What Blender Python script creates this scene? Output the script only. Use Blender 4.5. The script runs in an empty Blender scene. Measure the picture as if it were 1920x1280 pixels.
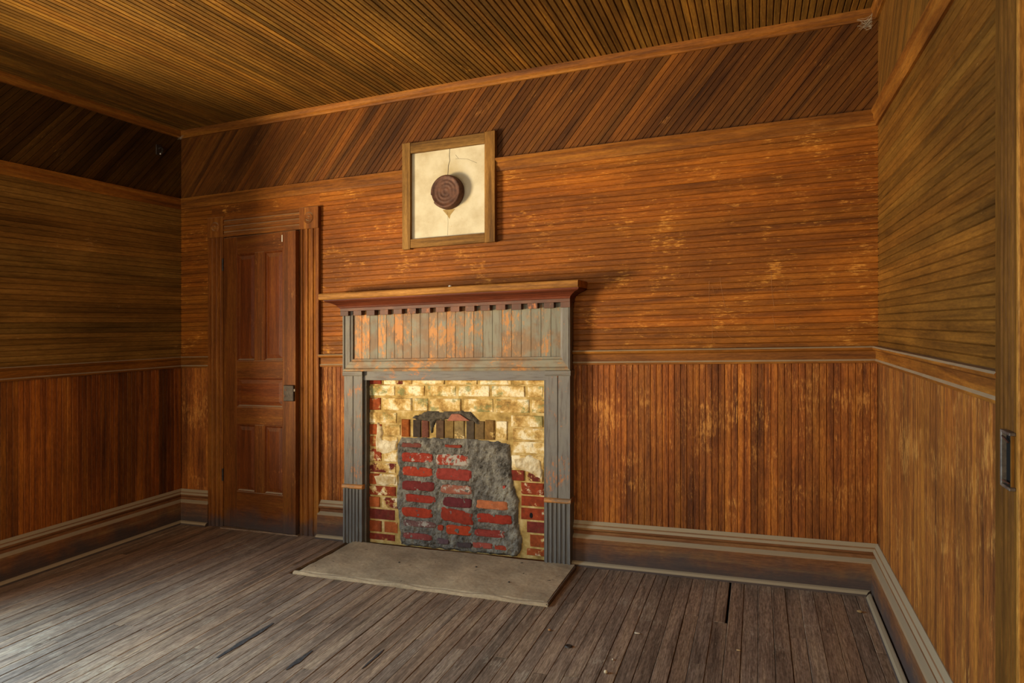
import bpy, bmesh, math, random
from mathutils import Vector
random.seed(11)
C = bpy.context.scene.collection
SC = bpy.context.scene
# ------------------------------------------------------------------ camera, world, light, exposure
K = .0302            # vertical shear added to the room to fit the view: floor, rails and ceiling drop this much per metre towards the left
XL, XR, YF, ZC = -3.897, .542, -5.0, 2.81     # left wall, right wall, front wall (behind the camera), ceiling
cd = bpy.data.cameras.new('camera'); cam = bpy.data.objects.new('camera', cd); C.objects.link(cam)
cd.sensor_width = 36; cd.lens = 1219/1920*36; cd.shift_y = -36/1920; cd.clip_start = .05
cam.location = (0, -3.55, 1.322); cam.rotation_euler = (math.pi/2, 0, math.radians(20.7))
SC.camera = cam
SC.view_settings.view_transform = 'Standard'; SC.view_settings.look = 'None'
SC.view_settings.exposure = 0.0; SC.view_settings.gamma = 1; SC.view_settings.use_curve_mapping = False
W = bpy.data.worlds.new('sky'); SC.world = W; W.use_nodes = True
W.node_tree.nodes['Background'].inputs[0].default_value = (.62, .78, 1, 1); W.node_tree.nodes['Background'].inputs[1].default_value = 1.0
def area(name, loc, rot, sx, sy, power, col, spread=180):
    l = bpy.data.lights.new(name, 'AREA'); l.shape = 'RECTANGLE'; l.size = sx; l.size_y = sy; l.energy = power; l.color = col; l.spread = math.radians(spread)
    o = bpy.data.objects.new(name, l); C.objects.link(o); o.location = loc; o.rotation_euler = rot; return o
R = math.radians
# daylight standing in the three window openings (left wall, and two in the wall behind the camera)
area('daylight_window_side', (XL-.55, -2.35, 1.55), (0, R(-58), 0), 1.7, 1.1, 150, (.50, .77, 1.0), 150)
area('daylight_window_front', (-2.75, YF-.03, 1.45), (R(90), 0, 0), 1.1, 1.4, 44, (1.0, .86, .62))
area('daylight_window_front_right', (-.75, YF-.03, 1.45), (R(90), 0, 0), .9, 1.4, 44, (1.0, .86, .62))
# sunlit ground outside, throwing warm light up through the side window onto the back wall and the ceiling
gl = area('sunlit_ground_outside', (-6.2, -4.6, .1), (0, 0, 0), 2.8, 1.2, 1500, (1.0, .78, .45))
gl.rotation_euler = (Vector((-1.6, -.4, 2.3))-Vector(gl.location)).to_track_quat('-Z', 'Y').to_euler()

# ------------------------------------------------------------------ helpers
def S(v): return (v[0], v[1], v[2]+K*v[0])
def srgb(h):
    h = h.lstrip('#'); c = [int(h[i:i+2], 16)/255 for i in (0, 2, 4)]
    return tuple((x/12.92 if x <= .04045 else ((x+.055)/1.055)**2.4) for x in c)+(1,)
GR = {'x': lambda v: (v[0], v[1], v[2]), 'y': lambda v: (v[1], v[0], v[2]), 'z': lambda v: (v[2], v[0], v[1]),
      'dx': lambda v: (v[0]*.64+v[2]*.766, v[0]*.766-v[2]*.64, v[1]),
      'dy': lambda v: (v[1]*.64+v[2]*.766, v[1]*.766-v[2]*.64, v[0]),
      'dyn': lambda v: (-v[1]*.64+v[2]*.766, v[1]*.766+v[2]*.64, v[0])}
class MB:
    def __init__(s): s.v = []; s.f = []; s.clips = []
    def add(s, vs, fs):
        n = len(s.v); s.v += [tuple(v) for v in vs]; s.f += [tuple(i+n for i in f) for f in fs]; return s
    def box(s, x0, x1, y0, y1, z0, z1):
        return s.add([(x, y, z) for x in (x0, x1) for y in (y0, y1) for z in (z0, z1)],
                     [(0, 1, 3, 2), (4, 6, 7, 5), (0, 4, 5, 1), (2, 3, 7, 6), (0, 2, 6, 4), (1, 5, 7, 3)])
    def ext(s, pts, fn, t0, t1):
        n = len(pts); g = lambda t, p: t(*p) if callable(t) else t
        return s.add([fn(a, b, g(t0, (a, b))) for a, b in pts]+[fn(a, b, g(t1, (a, b))) for a, b in pts],
                     [tuple(range(n)), tuple(range(2*n-1, n-1, -1))]+[(i, (i+1) % n, (i+1) % n+n, i+n) for i in range(n)])
    def lathe(s, prof, seg, fn, skip=None):
        n = len(prof); vs = [fn(r, h, 2*math.pi*k/seg) for k in range(seg) for r, h in prof]; fs = []
        for k in range(seg):
            for i in range(n-1):
                if skip and skip(i, k): continue
                a, b = k*n, ((k+1) % seg)*n; fs.append((a+i, b+i, b+i+1, a+i+1))
        return s.add(vs, fs)
    def tube(s, pts, r, seg=6):
        P = [Vector(p) for p in pts]; n0 = len(s.v); rings = []
        for i, p in enumerate(P):
            d = (P[min(i+1, len(P)-1)]-P[max(i-1, 0)]).normalized(); u = d.cross(Vector((.3, .1, .95)))
            if u.length < .1: u = d.cross(Vector((1, 0, 0)))
            u.normalize(); w = d.cross(u); rr = r(i) if callable(r) else r
            rings.append([tuple(p+u*math.cos(2*math.pi*k/seg)*rr+w*math.sin(2*math.pi*k/seg)*rr) for k in range(seg)])
        fs = [(i*seg+k, i*seg+(k+1) % seg, (i+1)*seg+(k+1) % seg, (i+1)*seg+k) for i in range(len(P)-1) for k in range(seg)]
        fs += [tuple(range(seg)), tuple(range((len(P)-1)*seg, len(P)*seg))]
        return s.add([v for q in rings for v in q], fs)
    def clip(s, co, no): s.clips.append((co, no)); return s          # removes what lies on the side the normal points to
    def build(s, name, m, parent=None, grain='x', color=None, bevel=0, xf=None, smooth=False, kind=None, noise=None):
        bm = bmesh.new(); V = [bm.verts.new(v) for v in s.v]
        for f in s.f:
            try: bm.faces.new([V[i] for i in f])
            except ValueError: pass
        for co, no in s.clips:
            r = bmesh.ops.bisect_plane(bm, geom=bm.verts[:]+bm.edges[:]+bm.faces[:], plane_co=co, plane_no=no, clear_outer=True)
            e = [q for q in r['geom_cut'] if isinstance(q, bmesh.types.BMEdge)]
            if e:
                try: bmesh.ops.edgeloop_fill(bm, edges=e)
                except Exception: pass
        if not bm.verts: bm.free(); return None
        bmesh.ops.recalc_face_normals(bm, faces=bm.faces[:])
        if noise: 
            for v in bm.verts: v.co = noise(v.co)
        co = [tuple(v.co) for v in bm.verts]
        off = [random.uniform(0, 40) for _ in range(3)]
        gc = [tuple(a+b for a, b in zip(GR[grain](c), off)) for c in co]
        wc = [S(xf(c)) if xf else S(c) for c in co]
        lo = [min(c[i] for c in wc) for i in range(3)]; hi = [max(c[i] for c in wc) for i in range(3)]
        O = Vector(((lo[0]+hi[0])/2, (lo[1]+hi[1])/2, lo[2]))
        for v, c in zip(bm.verts, wc): v.co = Vector(c)-O
        me = bpy.data.meshes.new(name); bm.to_mesh(me); bm.free()
        at = me.attributes.new('grain', 'FLOAT_VECTOR', 'POINT'); at.data.foreach_set('vector', [x for g in gc for x in g])
        if m: me.materials.append(m)
        if smooth: me.shade_smooth()
        o = bpy.data.objects.new(name, me); C.objects.link(o)
        o['wo'] = tuple(O)
        if parent: o.parent = parent; o.location = O-Vector(parent['wo'])
        else: o.location = O
        if color: o.color = color
        if kind: o['kind'] = kind
        if bevel:
            b = o.modifiers.new('bevel', 'BEVEL'); b.width = bevel; b.segments = 1; b.limit_method = 'ANGLE'; b.angle_limit = R(40)
        return o
def thing(name, label, cat, loc, group=None, kind=None):
    o = bpy.data.objects.new(name, None); C.objects.link(o); o.empty_display_size = .1
    w = S(loc); o.location = w; o['wo'] = w
    if kind: o['kind'] = kind
    if label: o['label'] = label
    if cat: o['category'] = cat
    if group: o['group'] = group
    return o
def tag(o, label, cat=None, group=None):
    o['label'] = label
    if cat: o['category'] = cat
    if group: o['group'] = group
    return o
def tint(a=.8, b=1.2, warm=.06):
    v = random.uniform(a, b); w = random.uniform(-warm, warm); return (v*(1+w), v, v*(1-w), 1)

# ------------------------------------------------------------------ materials
class NT:
    def __init__(s, name):
        s.m = bpy.data.materials.new(name); s.m.use_nodes = True; s.t = s.m.node_tree; s.b = s.t.nodes['Principled BSDF']
    def put(s, sock, val):
        if val is None: return
        if isinstance(val, bpy.types.NodeSocket): s.t.links.new(val, sock)
        else: sock.default_value = val
    def n(s, typ, ins=None, **p):
        x = s.t.nodes.new('ShaderNode'+typ)
        for k, v in p.items(): setattr(x, k, v)
        for k, v in (ins or {}).items(): s.put(x.inputs[k], v)
        return x
    def math(s, op, a, b=None, c=None, clamp=False): return s.n('Math', {0: a, 1: b, 2: c}, operation=op, use_clamp=clamp).outputs[0]
    def mix(s, f, a, b, mode='MIX'):
        x = s.n('Mix', data_type='RGBA', blend_type=mode); s.put(x.inputs[0], f); s.put(x.inputs[6], a); s.put(x.inputs[7], b); return x.outputs[2]
    def noise(s, vec, scale, detail=4, rough=.55, dist=0):
        return s.n('TexNoise', {'Vector': vec, 'Scale': scale, 'Detail': detail, 'Roughness': rough, 'Distortion': dist}).outputs[0]
    def scl(s, vec, sc): return s.n('VectorMath', {0: vec, 1: sc}, operation='MULTIPLY').outputs[0]
    def ramp(s, f, stops, interp='LINEAR'):
        x = s.n('ValToRGB', {0: f}); r = x.color_ramp; r.interpolation = interp
        while len(r.elements) < len(stops): r.elements.new(.5)
        for e, (p, c) in zip(r.elements, stops): e.position = p; e.color = c if isinstance(c, tuple) else srgb(c)
        return x.outputs[0]
    def step(s, f, lo, hi): return s.n('MapRange', {0: f, 1: lo, 2: hi, 3: 0., 4: 1.}, interpolation_type='SMOOTHSTEP').outputs[0]
    def grain(s): return s.n('Attribute', attribute_name='grain').outputs['Vector']
    def pos(s): return s.n('NewGeometry').outputs['Position']
    def roomz(s): return s.n('VectorMath', {0: s.pos(), 1: (-K, 0, 1)}, operation='DOT_PRODUCT').outputs['Value']
    def up(s): return s.n('SeparateXYZ', {0: s.n('NewGeometry').outputs['True Normal']}).outputs[2]
    def ocol(s): return s.n('ObjectInfo').outputs['Color']
    def bump(s, h, strength, dist=.002):
        s.t.links.new(s.n('Bump', {'Height': h, 'Strength': strength, 'Distance': dist}).outputs[0], s.b.inputs['Normal'])
    def done(s, col, rough, spec=.4):
        s.put(s.b.inputs['Base Color'], col); s.put(s.b.inputs['Roughness'], rough); s.b.inputs['Specular IOR Level'].default_value = spec; return s.m

def wood(name, dark, mid, light, wear='#b57a3c', amt=.5, rough=.62, spec=.18, dust=0, grime=0, band=None, gain=(1, 1, 1), fine=.35, tex=.55, wmix=.6):
    t = NT(name); g = t.grain(); p = t.pos()
    n1 = t.noise(t.scl(g, (1.3, 22, 22)), 1, 5, .6, .5)
    n2 = t.noise(t.scl(g, (9, 300, 300)), 1, 3, .6)
    n3 = t.noise(p, 1.7, 3)
    c = t.ramp(n1, [(.3, dark), (.5, mid), (.72, light)])
    c = t.mix(fine, c, t.ramp(n2, [(.3, (.45, .40, .36, 1)), (.62, (1.2, 1.18, 1.15, 1))]), 'MULTIPLY')
    n4 = t.noise(t.scl(g, (26, 150, 150)), 1, 4, .7)
    c = t.mix(tex, c, t.ramp(n4, [(.36, (.62, .58, .54, 1)), (.64, (1.28, 1.28, 1.25, 1))]), 'MULTIPLY')
    c = t.mix(.55, c, t.ramp(n3, [(.32, (.55, .52, .5, 1)), (.66, (1.25, 1.22, 1.15, 1))]), 'MULTIPLY')
    c = t.mix(1, c, tuple(gain)+(1,), 'MULTIPLY')
    w = t.noise(t.scl(g, (22, 120, 120)), 1, 8, .75)
    w2 = t.noise(p, 5.5, 4, .6)
    k = t.math('ADD', w, t.math('MULTIPLY', t.math('SUBTRACT', w2, .5), .6))
    if band:
        z = t.math('DIVIDE', t.math('SUBTRACT', t.roomz(), band), .16); e = t.math('POWER', 2.718, t.math('MULTIPLY', t.math('MULTIPLY', z, z), -1.0))
        k = t.math('ADD', k, t.math('MULTIPLY', e, .06))
    k = t.step(k, .80-.3*amt, .94-.3*amt)
    c = t.mix(t.math('MULTIPLY', k, wmix), c, srgb(wear))
    c = t.mix(1, c, t.ocol(), 'MULTIPLY')
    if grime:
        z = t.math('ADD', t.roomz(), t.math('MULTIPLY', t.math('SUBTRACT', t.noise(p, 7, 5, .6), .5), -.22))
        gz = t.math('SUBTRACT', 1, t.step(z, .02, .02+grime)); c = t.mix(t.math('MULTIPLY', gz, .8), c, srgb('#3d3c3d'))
    r = rough
    if dust:
        u = t.step(t.up(), .15, .6); d = t.math('MULTIPLY', u, t.math('ADD', t.math('MULTIPLY', t.noise(p, 14, 4), .6), dust, clamp=True))
        c = t.mix(d, c, srgb('#9c8a6e')); r = t.math('ADD', t.math('MULTIPLY', d, .4), rough, clamp=True)
    t.bump(t.math('ADD', t.math('MULTIPLY', n2, .5), t.math('MULTIPLY', w, .5)), .35, .0012)
    return t.done(c, r, spec)

def paint(name, p1, p2, woodc, woodl, cover=.5, rough=.6, dirt='#4a3a30'):
    t = NT(name); g = t.grain(); p = t.pos()
    pc = t.mix(t.step(t.noise(p, 9, 4), .4, .62), srgb(p1), srgb(p2))
    pc = t.mix(t.math('MULTIPLY', t.step(t.noise(t.scl(g, (8, 60, 60)), 1, 5, .65), .45, .7), .55), pc, srgb(dirt))
    wc = t.mix(t.noise(t.scl(g, (4, 90, 90)), 1, 4), srgb(woodc), srgb(woodl))
    k = t.math('ADD', t.noise(t.scl(g, (24, 60, 60)), 1, 9, .78), t.math('MULTIPLY', t.math('SUBTRACT', t.noise(p, 8, 4), .5), .55))
    a = t.n('ObjectInfo').outputs['Alpha']
    k = t.math('ADD', k, t.math('SUBTRACT', 1, a))
    k = t.step(k, cover, cover+.12)
    c = t.mix(k, pc, wc); c = t.mix(1, c, t.ocol(), 'MULTIPLY')
    t.bump(t.math('SUBTRACT', t.noise(t.scl(g, (9, 120, 120)), 1, 4), t.math('MULTIPLY', k, .5)), .3, .001)
    return t.done(c, rough, .35)

M = {}
M['upper'] = wood('varnished_boards', '#5c3012', '#7b4217', '#955420', '#e09a40', .76, gain=(1.25, 1.36, .70), wmix=.65)
M['wains'] = wood('wainscot_boards', '#4a210e', '#6f3615', '#8e4d1c', '#d08c42', .80, band=.86, gain=(1.85, 2.4, 2.1), tex=.95, wmix=.7)
M['wains2'] = wood('wainscot_boards_smooth', '#4a210e', '#6f3615', '#8a4a1b', '#b87634', .45, gain=(1.7, 2.1, 1.5), tex=.7)
M['frieze'] = wood('frieze_boards', '#41200e', '#653718', '#7c461d', '#b07438', .6, gain=(.92, 1.05, .62))
M['ceil'] = wood('ceiling_boards', '#46300f', '#614219', '#80591f', '#c08a3a', .6, gain=(1.55, 1.6, 1.6))
M['side'] = wood('side_wall_boards', '#59360f', '#7a4d1c', '#8e5c24', '#b88a48', .5, gain=(.92, 1.0, .82))  # olive tone: mostly the right wall's light put into the board colour
M['trim'] = wood('trim_wood', '#4f2a10', '#74431b', '#8e5a28', '#b07c40', .55, dust=.45, gain=(1.3, 1.4, .9))
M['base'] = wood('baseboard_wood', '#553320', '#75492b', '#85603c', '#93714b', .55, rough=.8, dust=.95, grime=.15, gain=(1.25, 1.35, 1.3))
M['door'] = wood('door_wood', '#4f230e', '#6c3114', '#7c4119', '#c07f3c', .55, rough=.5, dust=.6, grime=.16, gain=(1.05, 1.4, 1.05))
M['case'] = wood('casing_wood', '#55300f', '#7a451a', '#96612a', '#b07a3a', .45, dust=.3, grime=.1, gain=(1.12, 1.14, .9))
M['floor'] = wood('floorboard_wood', '#574a40', '#7d6a5c', '#937e69', '#bba88c', .75, gain=(1.42, 1.42, 1.36), tex=.95, rough=.55, spec=.35, fine=.9)
M['jamb'] = wood('worn_lit_jamb_wood', '#6b3c18', '#a5682c', '#c68a45', '#d9a45e', .7, gain=(1.2, 1.4, 1.2), tex=.9)  # worn wood, lightened further to paint in the light on the jamb
M['plain'] = wood('plain_boards', '#351a0c', '#643717', '#80491f', '#a8703a', .35, gain=(1.4, 1.2, .7))
M['shelf'] = wood('worn_shelf_wood', '#5a3718', '#94662f', '#b68546', '#c69a5c', .55, rough=.7, fine=.5)
M['cornice'] = wood('dark_cornice_wood', '#351710', '#5a2a18', '#6b3720', '#9c5f34', .3, rough=.55)
M['dentil'] = paint('dentil_paint', '#5a3626', '#69422e', '#96592c', '#b57040', .60)
M['mantel'] = paint('mantel_grey_paint', '#6a655e', '#706a60', '#96592c', '#b5723a', .565)
M['fboard'] = paint('frieze_green_grey_paint', '#7a7462', '#7e6042', '#96602e', '#c48542', .52, dirt='#5a4432')
M['framew'] = wood('pale_frame_wood', '#4e3415', '#7d5b2c', '#9a7540', '#b59663', .45, rough=.7)
def simple(name, c1, c2, scale=20, rough=.8, bump=.3, spec=.3, metal=0, dist=.003, mul=False):
    t = NT(name); p = t.pos(); n = t.noise(p, scale, 7, .65); c = t.ramp(n, [(.32, c1), (.68, c2)])
    if mul: c = t.mix(1, c, t.ocol(), 'MULTIPLY')
    t.bump(n, bump, dist); t.b.inputs['Metallic'].default_value = metal; return t.done(c, rough, spec)
def hearthmat():
    t = NT('dusty_hearth_cement'); p = t.pos()
    c = t.ramp(t.noise(p, 3.2, 5, .6), [(.3, '#8f7b60'), (.7, '#cbb08a')])
    c = t.mix(.5, c, t.ramp(t.noise(p, 60, 5, .7), [(.3, (.55, .55, .55, 1)), (.6, (1.1, 1.1, 1.1, 1))]), 'MULTIPLY')
    c = t.mix(t.step(t.noise(p, 26, 3, .5), .70, .76), c, srgb('#3a332a'))
    t.bump(t.noise(p, 45, 6, .65), .5, .003); return t.done(c, .9, .2)
M['hearth'] = hearthmat()
M['black'] = simple('dark_void', '#0a0806', '#120d09', 10, .9)  # near-black colour stands in for the shade inside holes and gaps
M['rust'] = simple('rusty_tin', '#3a2117', '#6a4430', 30, .65, .4, .5, .35)
M['iron'] = simple('dark_iron', '#2c2621', '#4b4038', 40, .55, .4, .5, .5)
M['ironw'] = simple('worn_iron_edge', '#4a4038', '#7d6f60', 40, .5, .4, .5, .4)
M['soot'] = simple('sooty_mortar', '#2a241d', '#655b4c', 34, .95, .9, dist=.01)
M['rustdrip'] = simple('brown_drip_stain', '#8f7444', '#a68c5a', 50, .9)
M['stain'] = simple('charred_stain', '#2a2827', '#544a42', 70, .8)
M['scr'] = simple('scratched_bare_wood', '#8f5a26', '#a8703a', 20, .7)
M['web'] = simple('grey_cobweb', '#8a7f6c', '#a89c86', 30, .9)
M['chip'] = simple('pale_chip', '#b9a284', '#d8c6a8', 60, .8, mul=True)
M['fluff'] = simple('white_paint_fleck', '#d8d2c0', '#efe9da', 60, .8)
def plaster():
    t = NT('stained_plaster'); p = t.pos()
    c = t.ramp(t.noise(p, 6, 5, .6), [(.3, '#b2a283'), (.55, '#cbc1a6'), (.75, '#d4ccb8')])
    c = t.mix(t.math('MULTIPLY', t.step(t.noise(p, 28, 5, .7), .64, .74), .6), c, srgb('#a98a50'))
    d = t.n('VectorMath', {0: p, 1: S((-1.725, -.012, 2.245))}, operation='DISTANCE').outputs['Value']        # smoke stain above the flue hole
    k = t.math('SUBTRACT', 1, t.step(t.math('ADD', d, t.math('MULTIPLY', t.noise(p, 14, 4), .1)), .06, .19)); c = t.mix(t.math('MULTIPLY', k, .5), c, srgb('#a08a58'))
    t.bump(t.noise(p, 18, 5), .25, .003); return t.done(c, .85, .2)
M['plaster'] = plaster()
def cement():
    t = NT('rough_cement'); p = t.pos()
    c = t.ramp(t.noise(p, 13, 9, .78), [(.34, '#35312b'), (.5, '#6e685f'), (.66, '#98917f')])
    c = t.mix(t.step(t.noise(p, 40, 4, .6), .66, .75), c, srgb('#8f8a7d')); t.bump(t.noise(p, 38, 7, .7), .9, .006); return t.done(c, .95, .15)
M['cement'] = cement()
def brickmat():
    t = NT('old_painted_brick'); p = t.pos(); oi = t.n('ObjectInfo'); a = oi.outputs['Alpha']
    b = t.mix(.7, oi.outputs['Color'], t.ramp(t.noise(p, 30, 6, .65), [(.3, (.45, .4, .4, 1)), (.65, (1.35, 1.3, 1.25, 1))]), 'MULTIPLY')
    pc = t.ramp(t.noise(p, 11, 6, .68), [(.32, '#7d5f34'), (.42, '#b08a4c'), (.5, '#d0b072'), (.6, '#eadcba'), (.72, '#bfa878')])
    gx = t.math('MULTIPLY', t.step(t.noise(t.scl(p, (1, 1, 1.6)), 7.3, 6, .7), .52, .62), t.step(t.roomz(), .66, .84))
    pc = t.mix(t.math('MULTIPLY', gx, .75), pc, srgb('#6f7a4e'))
    k = t.math('ADD', t.noise(p, 15, 7, .68), t.math('SUBTRACT', a, .5)); k = t.step(k, .47, .54)
    c = t.mix(k, b, pc); c = t.mix(t.math('MULTIPLY', t.step(t.noise(p, 40, 7, .75), .54, .70), .65), c, srgb('#5d4526'))
    t.bump(t.math('ADD', t.noise(p, 55, 6, .7), t.math('MULTIPLY', k, .4)), .7, .004); return t.done(c, .9, .2)
M['brick'] = brickmat()
def brickmat2():
    t = NT('red_brick_in_cement'); p = t.pos(); oi = t.n('ObjectInfo')
    b = t.mix(.6, oi.outputs['Color'], t.ramp(t.noise(p, 40, 6, .65), [(.3, (.5, .45, .45, 1)), (.65, (1.25, 1.2, 1.2, 1))]), 'MULTIPLY')
    k = t.step(t.math('ADD', t.noise(p, 32, 6, .7), t.math('SUBTRACT', oi.outputs['Alpha'], .5)), .6, .68)
    c = t.mix(k, b, srgb('#a49a8c')); t.bump(t.noise(p, 60, 5, .7), .6, .003); return t.done(c, .9, .2)
M['brick2'] = brickmat2()
def mortar():
    t = NT('pale_mortar'); p = t.pos()
    c = t.ramp(t.noise(p, 12, 6, .65), [(.3, '#7d6234'), (.5, '#b59658'), (.7, '#d8c08c')]); t.bump(t.noise(p, 50, 6, .7), .8, .006); return t.done(c, .95, .15)
M['mortar'] = mortar()
M['remn'] = simple('pale_plaster_remnant', '#a88a55', '#e6dabb', 14, .95, .6, dist=.006)

# ------------------------------------------------------------------ room shell
BW = .0625                                     # face width of every matched board
def bead(w=BW, d=.012, e=.0028, gd=.0045):                        # board section (across, out of the wall): V edges and one groove down the middle
    h = w/2
    return [(-h, -d), (-h, -gd), (-h+e, 0), (-e, 0), (0, -gd), (e, 0), (h-e, 0), (h, -gd), (h, -d)]
def fbx(y=0): return lambda a, b, t: (t, y-b, a)
DO0, DO1, DH = -3.485, -2.828, 2.02            # closet door opening on the back wall
wb = MB().box(XL-.1, DO0, .014, .12, -.1, 2.95).box(DO0, DO1, .014, .12, DH, 2.95).box(DO1, XR+.1, .014, .12, -.1, 2.95)
wb.box(DO0-.02, DO0, .12, .7, -.1, 2.2).box(DO1, DO1+.02, .12, .7, -.1, 2.2).box(DO0-.02, DO1+.02, .7, .72, -.1, 2.2).box(DO0-.02, DO1+.02, .12, .72, 2.18, 2.2)
WB = wb.build('wall_back', M['plain'], kind='structure'); tag(WB, 'back wall lined with dark varnished beadboard behind the mantel')
WY0, WY1, WZ0, WZ1 = -1.8, -2.9, .45, 2.2      # window in the left wall
WL = MB().box(XL-.12, XL-.014, WY0, .1, -.1, 2.95).box(XL-.12, XL-.014, YF, WY1, -.1, 2.95).box(XL-.12, XL-.014, WY1, WY0, WZ1, 2.95).box(XL-.12, XL-.014, WY1, WY0, -.1, WZ0).build('wall_left', M['plain'], kind='structure')
tag(WL, 'dark beadboard wall at the left')
DY0, DY1 = -1.885, -2.75                       # doorway in the right wall
WR = MB().box(XR+.014, XR+.14, DY0, .1, -.1, 2.95).box(XR+.014, XR+.14, YF, DY1, -.1, 2.95).box(XR+.014, XR+.14, DY1, DY0, 2.06, 2.95).build('wall_right', M['plain'], kind='structure')
tag(WR, 'olive brown beadboard wall at the right')
wf = MB(); xs = [XL-.12, -3.3, -2.2, -1.2, -.3, XR+.14]
for i in range(5):
    if i in (1, 3): wf.box(xs[i], xs[i+1], YF-.12, YF, -.1, WZ0).box(xs[i], xs[i+1], YF-.12, YF, WZ1, 2.95)
    else: wf.box(xs[i], xs[i+1], YF-.12, YF, -.1, 2.95)
WF = wf.build('wall_front', M['plain'], kind='structure')
FL = MB().box(XL-.12, XR+.14, YF-.12, .12, -.1, -.024).box(DO0-.02, DO1+.02, .12, .72, -.1, -.02).build('floor', M['black'], kind='structure'); tag(FL, 'worn grey brown wooden plank floor')
CE = MB().box(XL-.12, XR+.14, YF-.12, .12, ZC+.014, ZC+.1).build('ceiling', M['plain'], kind='structure'); tag(CE, 'brown beadboard ceiling with narrow boards')

# ceiling boards, running from the back wall towards the camera
x = XL; 
while x < XR-.005:
    w = min(BW, XR-x); xc = x+w/2
    MB().ext(bead(w, .012, .0042, .008), lambda a, b, t: (xc+a, t, ZC-b), 0, YF).build('board', M['ceil'], CE, 'y', tint(.82, 1.12)); x += BW
# floorboards
HX0, HX1, HY = -2.41, -.922, -.603
FW = .0627
def fsec(w, t=.022): h = w/2; return [(-h, -t), (-h, -.0022), (-h+.0016, 0), (h-.0016, 0), (h, -.0022), (h, -t)]
x = XL+.01; i = 0
while x < XR-.01:
    w = min(FW, XR-x); xc = x+w/2; y = 0.0
    if HX0-.02 < xc < HX1+.01: y = HY-random.uniform(0, .006)
    nxt = -random.choice([.5, .62, .95, 1.08, 1.15, 1.35, 1.6])+random.uniform(-.03, .03) if y > -.1 else -random.choice([.97, 1.06, 1.1, 1.2, 1.45, 1.7])+random.uniform(-.03, .03)
    slot = abs(xc+.155) < FW/2
    if slot: nxt = -.534
    while y > YF+.02:
        e = max(nxt, YF); dz = random.uniform(-.0012, .0012); ww = w-random.choice([.0006, .001, .0022]); dx = 0
        if slot and y > -.1: ww = w-.010; dx = -.005
        MB().ext(fsec(ww), lambda a, b, t: (xc+a+dx, t, b+dz), y-.0006, e+.0006).build('floorboard', M['floor'], FL, 'y', tint(.86, 1.12, .05))
        y = e; nxt = e-random.uniform(1.0, 2.4)
    x += FW; i += 1
# charred streaks and worn red streaks in the floor
def blob(pts, z): 
    return MB().add([(a, b, z) for a, b in pts]+[(a, b, z-.003) for a, b in pts], [tuple(range(len(pts))), tuple(range(2*len(pts)-1, len(pts)-1, -1))]+[(i, (i+1) % len(pts), (i+1) % len(pts)+len(pts), i+len(pts)) for i in range(len(pts))])
for cx, y0, y1, w in ((-2.085, -1.47, -1.14, .018), (-1.745, -1.46, -1.30, .016), (-1.46, -1.36, -1.2, .007)):
    n = 9; L = [(cx+w*(.35+.65*math.sin(math.pi*i/(n-1)))*random.uniform(.5, 1)*sg, y0+(y1-y0)*i/(n-1)) for sg in (1, -1) for i in (range(n) if sg == 1 else range(n-1, -1, -1))]
    blob(L, .0016).build('char_mark', M['stain'], FL, 'y')

# boards of the walls
def hboards(wall, z0, z1, fn, t0, t1, m, grain, ti=(.85, 1.14), cm=(1, 1, 1)):
    n = round((z1-z0)/BW); w = (z1-z0)/n
    for k in range(n):
        zc = z0+w*(k+.5); MB().ext(bead(w), lambda a, b, t: fn(zc+a, b, t), t0, t1).build('board', m, wall, grain, tuple(p*q for p, q in zip(tint(*ti), cm+(1,))))
def vboards(wall, t0, t1, fn, z0, z1, m, ti=(.62, 1.22), cm=(1, 1, 1)):
    n = max(1, round((t1-t0)/BW)); w = (t1-t0)/n
    for k in range(n):
        tc = t0+w*(k+.5); MB().ext(bead(w), lambda a, b, z: fn(tc+a, b, z), z0, z1).build('board', m, wall, 'z', tuple(p*q for p, q in zip(tint(*ti), cm+(1,))))
def dboards(wall, lo, hi, z0, z1, fn, sg, m, grain, axis, ti=(.7, 1.2), cm=(1, 1, 1)):
    s = .84; pw = BW*math.sqrt(1+s*s); h = z1-z0
    t = lo-s*h if sg > 0 else lo
    end = hi if sg > 0 else hi+s*h
    while t < end+pw:
        q = MB(); prof = bead(pw); v0 = [fn(t+a, b, z0) for a, b in prof]; v1 = [fn(t+a+sg*s*h, b, z1) for a, b in prof]; n = len(prof)
        q.add(v0+v1, [tuple(range(n)), tuple(range(2*n-1, n-1, -1))]+[(i, (i+1) % n, (i+1) % n+n, i+n) for i in range(n)])
        ax = Vector((1, 0, 0)) if axis == 0 else Vector((0, 1, 0))
        q.clip(ax*lo, -ax).clip(ax*hi, ax)
        q.build('board', m, wall, grain, tuple(p*q_ for p, q_ in zip(tint(*ti), cm+(1,)))); t += pw
fB = lambda t, b, z: (t, -b, z)                # back wall: along x
fBh = lambda z, b, t: (t, -b, z)
fL = lambda t, b, z: (XL+b, t, z); fLh = lambda z, b, t: (XL+b, t, z)
fR = lambda t, b, z: (XR-b, t, z); fRh = lambda z, b, t: (XR-b, t, z)
BT, DT, DB_, PB, PT, CB = .238, 1.185, 1.112, 2.258, 2.32, 2.767
CO0, CO1 = -3.62, -2.682                       # outer edges of the door casing
hboards(WB, DT, PB, fBh, XL, CO0+.01, M['upper'], 'x'); hboards(WB, DT, PB, fBh, CO1-.01, XR, M['upper'], 'x')
MB().box(CO0+.01, CO1-.01, 0, .012, 2.14, PB).build('board', M['upper'], WB, 'x')
MX0, MX1 = -2.455, -.968
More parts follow.
